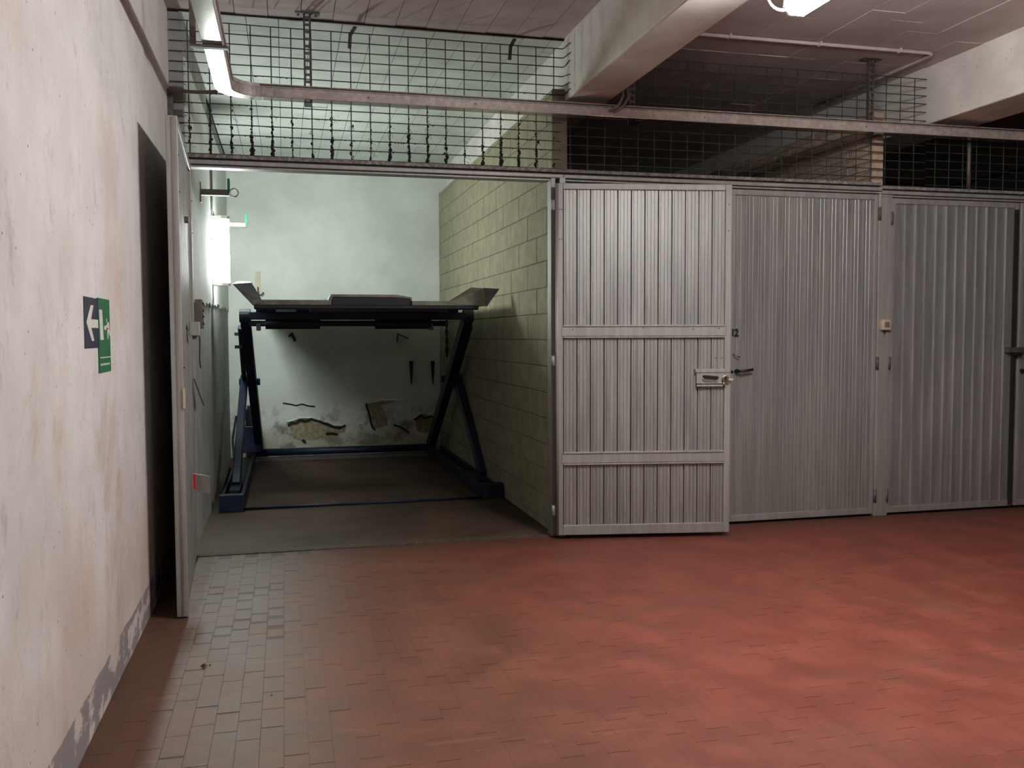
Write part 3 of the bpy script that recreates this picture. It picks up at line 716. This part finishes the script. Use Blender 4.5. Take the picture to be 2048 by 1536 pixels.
# junction box with cord on the inner side wall
jb2 = empty('junction_box', (XLI, 6.62, 1.5)); tag(jb2, 'grey junction box with dangling cord on the garage side wall', 'junction box')
sub(jb2, box(0, .055, -.06, .06, -.03, .17), 'box', 'grey_plastic', .004)
sub(jb2, MB().tube([(.03, -.03, -.03), (.034, -.03, -.12), (.03, -.03, -.25), (.036, -.03, -.30)], .004, 6), 'cord', 'ink', 0, True)
for z in (.0, .05, .09, .14): sub(jb2, MB().tube([(.055, -.01, z), (.064, -.01, z+.006)], .007, 6), 'screw', 'ink')
sg = MB().bar((-.560, 6.06, 1.15), (-.505, 6.06, .98), .03, .006, (0, 1, 0)).build('leaf_stay', 'rust')
tag(sg, 'rusty flat stay slanting out beside the edge-on door leaf', 'stay')
# hook and spikes on the back wall
hk = empty('wall_hook', (-.29, YB, 2.03)); tag(hk, 'white metal hook on the back wall above the lift platform', 'hook')
sub(hk, box(-.028, .028, -.006, 0, -.12, .13), 'plate', 'ivory_plastic', .003)
sub(hk, MB().tube([(.0, -.006, -.05), (.0, -.03, -.11), (.015, -.05, -.145), (.04, -.07, -.14), (.06, -.075, -.11)], .008, 8), 'hook', 'strut_steel', 0, True)
for u in (822, 865):
    p = onY(u, 722, YB)
    sp = MB().hexa([(p.x-.024, YB-.03, p.z), (p.x+.024, YB-.03, p.z), (p.x+.024, YB, p.z), (p.x-.024, YB, p.z)],
                   [(p.x-.004, YB-.03, p.z-.28), (p.x+.006, YB-.03, p.z-.28), (p.x+.006, YB, p.z-.28), (p.x-.004, YB, p.z-.28)]).build('wall_spike', 'ink')
    tag(sp, 'black tapered spike on the back wall ' + ('below the bent iron angle' if u < 850 else 'close to the block wall corner'), 'spike', 'pair of spikes on the back wall')
p = onY(795, 668, YB)
sb = MB().bar((p.x, YB-.012, p.z), (p.x-.01, YB-.012, p.z-.10), .02, .012, (0, 1, 0)).bar((p.x-.008, YB-.012, p.z+.005), (p.x+.13, YB-.012, p.z-.055), .016, .012, (0, 1, 0)).build('bent_nail', 'rust')
tag(sb, 'bent angle of thin iron fixed to the back wall above the spikes', 'iron')
p = onY(583, 672, YB)
cl2 = MB().bar((p.x, YB-.02, p.z+.04), (p.x+.04, YB-.02, p.z-.06), .04, .03, (0, 1, 0)).bar((p.x-.01, YB-.02, p.z+.02), (p.x-.03, YB-.02, p.z-.01), .03, .02, (0, 1, 0)).build('cable_clamp', 'ink')
tag(cl2, 'small dark clamp on the back wall under the lift platform', 'clamp')
hs = empty('hanging_chain', (1.80, 10.3, 1.6)); tag(hs, 'dark chain hanging against the block wall behind the lift arm', 'chain')
for k in range(9):
    sub(hs, MB().tube([(.012*math.cos(t*math.pi/4)*(k % 2), .012*math.cos(t*math.pi/4)*(1-k % 2), -.05*k+.03*math.sin(t*math.pi/4)) for t in range(9)], .009, 6), 'chain_link', 'ink', 0, True)
sub(hs, box(-.035, .02, -.03, .03, .02, .10), 'anchor', 'ink', .004)

# ------------------------------------------------------------------ car lift
li = empty('car_lift', (.68, 9.2, 0)); tag(li, 'blue steel car parking lift with raised ridged platform inside the garage', 'car lift')
LI = Matrix.Translation((-.68, -9.2, 0))
def K(m, nm, mat, bev=0, par=None, sm=False):
    o = m.build(nm, mat, par or li, bev, sm)
    if par is None: o.matrix_parent_inverse = LI
    return o
AXL, AXR = -.345, 1.715
LBX = (-.535, -.345); RBX = (1.64, 1.82)
for (xa, xb), s in ((LBX, 1), (RBX, -1)):
    f = K(MB().box(xa, xb, 7.62, 7.70, 0, .135), 'foot', 'lift_blue', .004)
    xm = xb if s > 0 else xa
    K(box(min(xm, xm-.03*s), max(xm, xm-.03*s), 7.70, 10.85, 0, .11), 'base_rail', 'lift_blue', .003)
    xo = xa if s > 0 else xb
    K(box(min(xo, xo+.02*s), max(xo, xo+.02*s), 7.70, 10.85, 0, .09), 'base_rail', 'lift_blue', .003)
    K(box(xa+.02, xb-.02, 7.70, 10.85, .0, .012), 'base_plate', 'lift_dark')
    K(box(xa+.05, xb-.05, 8.1, 8.65, .012, .10), 'slide_block', 'lift_dark', .006)
for x, s in ((AXL, 1), (AXR, -1)):
    xr = x+.02*s
    K(MB().bar((xr+.03*s, 10.72, .10), (x, 8.62, 1.60), .085, .13), 'main_arm', 'lift_blue', .006)
    xo = x-.06*s
    K(MB().bar((xo-.035*s, 8.38, .08), (xo, 9.62, .98), .07, .11), 'brace_arm', 'lift_blue', .006)
    K(MB().tube([(xo-.05*s, 9.62, .95), (xr+.075*s, 9.62, .95)], .035, 12), 'pivot_pin', 'lift_blue', sm=True)
    K(MB().tube([(x-.05*s, 8.62, 1.60), (x+.05*s, 8.62, 1.60)], .062, 14), 'arm_head', 'lift_dark', .004)
    K(MB().tube([(xo-.0*s, 9.6, .98), (x-.05*s, 8.75, 1.50)], .024, 10), 'cylinder_rod', 'lift_dark', sm=True)
for z in (1.42, 1.30): K(box(AXL-.11, AXL-.04, 8.9, 8.94, z, z+.03), 'hose_clip', 'ink')
K(MB().tube([(AXL+.03, 10.72, .085), (AXR-.03, 10.72, .085)], .042, 14), 'rear_tube', 'lift_blue', sm=True)
K(box(AXL-.02, AXR+.02, 10.62, 10.84, 0, .02), 'rear_plate', 'lift_grey')
K(MB().tube([(LBX[1], 7.65, .012), (.6, 7.655, .014), (RBX[0], 7.66, .012)], .011, 8), 'front_tie_rod', 'lift_blue', sm=True)
K(box(AXL+.03, AXR-.02, 8.56, 8.68, 1.565, 1.635), 'top_beam', 'lift_blue', .006)
K(MB().tube([(AXL+.03, 8.60, 1.53), (AXR-.22, 8.60, 1.53)], .026, 12), 'torsion_tube', 'lift_blue', sm=True)
for a, b in (((531, 640)), ((750, 862))):
    p, q = onY(a, 646, 8.6), onY(b, 646, 8.6)
    K(MB().tube([(p.x, 8.60, 1.522), (q.x, 8.60, 1.522)], .044, 14), 'roller', 'lift_dark', .004)
for u in (517, 862):
    p = onY(u, 646, 8.6); K(box(p.x-.02, p.x+.02, 8.57, 8.63, 1.465, 1.53), 'tube_clamp', 'lift_grey', .004)
# spacers between beam and deck
for u0, u1 in ((512, 552), (592, 618), (840, 868), (900, 915)):
    a, b = onY(u0, 620, 8.6), onY(u1, 620, 8.6); K(box(a.x, b.x, 8.56, 8.68, 1.635, 1.66), 'spacer', 'lift_dark', .002)
K(box(.24, 1.5, 8.5, 10.7, 1.640, 1.66), 'deck_rib', 'lift_grey', .003)
# deck: cross profile run from front to back, with a raised middle and flared corner wings
PY0, PY1 = 7.45, 10.85
P0 = lambda u, v, y=PY0: onY(u, v, y)
xa = P0(505, 606).x; xb = P0(972, 612).x; xh0 = P0(660, 600).x; xh1 = P0(823, 600).x
zd = 1.663
prof = [(xa, zd+.036), (xh0-.012, zd+.036), (xh0+.004, zd+.082), (xh1-.12, zd+.082), (xh1, zd+.062), (xh1+.002, zd+.036), (xb, zd+.036),
        (xb, zd), (xh1+.014, zd), (xh1+.012, zd+.022), (xh0+.03, zd+.022), (xh0+.02, zd), (xa, zd)]
pf = K(MB().prism(prof, PY0+.02, PY1, 'y'), 'platform', 'lift_dark')
K(box(xa, xh0+.012, PY0, PY0+.022, zd, zd+.04), 'front_lip', 'lift_deck', .002)
K(box(xh1+.005, xb, PY0, PY0+.022, zd, zd+.036), 'front_lip', 'lift_deck', .002)
K(MB().prism([(xh0, zd+.04), (xh0+.006, zd+.086), (xh1-.12, zd+.086), (xh1, zd+.066), (xh1+.006, zd+.036), (xh1-.006, zd+.036), (xh1-.012, zd+.056), (xh1-.12, zd+.066), (xh0+.022, zd+.066), (xh0+.014, zd+.04)], PY0, PY0+.022, 'y'), 'hump_lip', 'lift_deck')
K(box(xh0+.02, xh1-.012, PY0+.006, PY0+.02, zd+.002, zd+.062), 'hump_face', 'lift_dark')
rme = box(-.0045, .0045, -.004, 0, 0, .03).mesh('rib', 'lift_deck')
x = xa+.07
while x < xh0-.02:
    o = place('rib', rme, li, (x, PY0, zd+.005)); o.matrix_parent_inverse = LI; x += .021
K(box(xa+.01, xb-.06, PY0+.03, PY0+.10, zd-.034, zd), 'front_beam', 'lift_dark', .004)
K(box(xa+.01, xb-.06, PY0+.01, PY0+.03, zd-.026, zd), 'front_skirt', 'lift_dark', .002)
def plate(pts, nm, mat, t=.006):
    P_ = [Vector(p) for p in pts]; nrm = (P_[1]-P_[0]).cross(P_[2]-P_[0]).normalized()*t
    n = len(P_); K(MB().add([p for p in P_]+[p+nrm for p in P_], [tuple(range(n))[::-1], tuple(range(n, 2*n))]+[(i, (i+1) % n, n+(i+1) % n, n+i) for i in range(n)]), nm, mat)
# left wing (underside faces us), right wing (inside faces us)
plate([P0(506, 611), P0(527, 606), P0(504, 567, 7.57), P0(466, 569, 7.49)], 'corner_wing', 'lift_grey')
plate([P0(466, 569, 7.49), P0(504, 567, 7.57), P0(500, 564, 7.73), P0(474, 564, 7.69)], 'wing_rim', 'lift_deck')
plate([P0(890, 607), P0(974, 613), P0(968, 577, 7.49), P0(942, 575, 7.53)], 'corner_wing', 'lift_deck')
plate([P0(974, 613), P0(999, 578, 7.43), P0(968, 576, 7.49)], 'wing_gusset', 'lift_grey')
# hydraulic power unit in the rear left corner
hp = K(box(-.47, -.27, 10.45, 10.65, .12, .42), 'pump_tank', 'lift_blue', .01)
K(MB().tube([(-.37, 10.55, .42), (-.37, 10.55, .60)], .07, 14), 'pump_motor', 'lift_dark', .004, hp)
K(box(-.42, -.32, 10.5, 10.6, .60, .64), 'motor_cap', 'lift_dark', .004, hp)
K(MB().tube([(-.45, 10.5, .5), (-.52, 10.2, .55), (-.54, 9.8, .35), (-.50, 9.4, .10)], .012, 8), 'hose', 'ink', 0, hp, True)
K(MB().bar((-.56, 8.6, .02), (-.50, 8.6, .22), .03, .02, (0, 1, 0)), 'pedal', 'ink', .003)
# bits of rubble on the tiles
for u, v, r, lb in ((408, 1334, .018, 'brown chip of rubble on the pale tiles near the corridor wall'), (420, 1331, .007, 'tiny crumb lying right beside the brown chip of rubble'), (543, 1391, .006, 'tiny dark crumb lying alone on the worn tiles')):
    p = onZ(u, v, 0); m = MB()
    vs = [(p.x+random.uniform(.6, 1.1)*r*dx, p.y+random.uniform(.6, 1.1)*r*dy, max(0, (dz+.35)*r*.7)) for dx, dy, dz in ((1,0,0),(-1,0,0),(0,1,0),(0,-1,0),(0,0,1),(0,0,-1))]
    m.add(vs, [(0,2,4),(2,1,4),(1,3,4),(3,0,4),(2,0,5),(1,2,5),(3,1,5),(0,3,5)])
    o = m.build('rubble_chip', 'rust'); tag(o, lb, 'rubble', 'rubble chips on the floor')
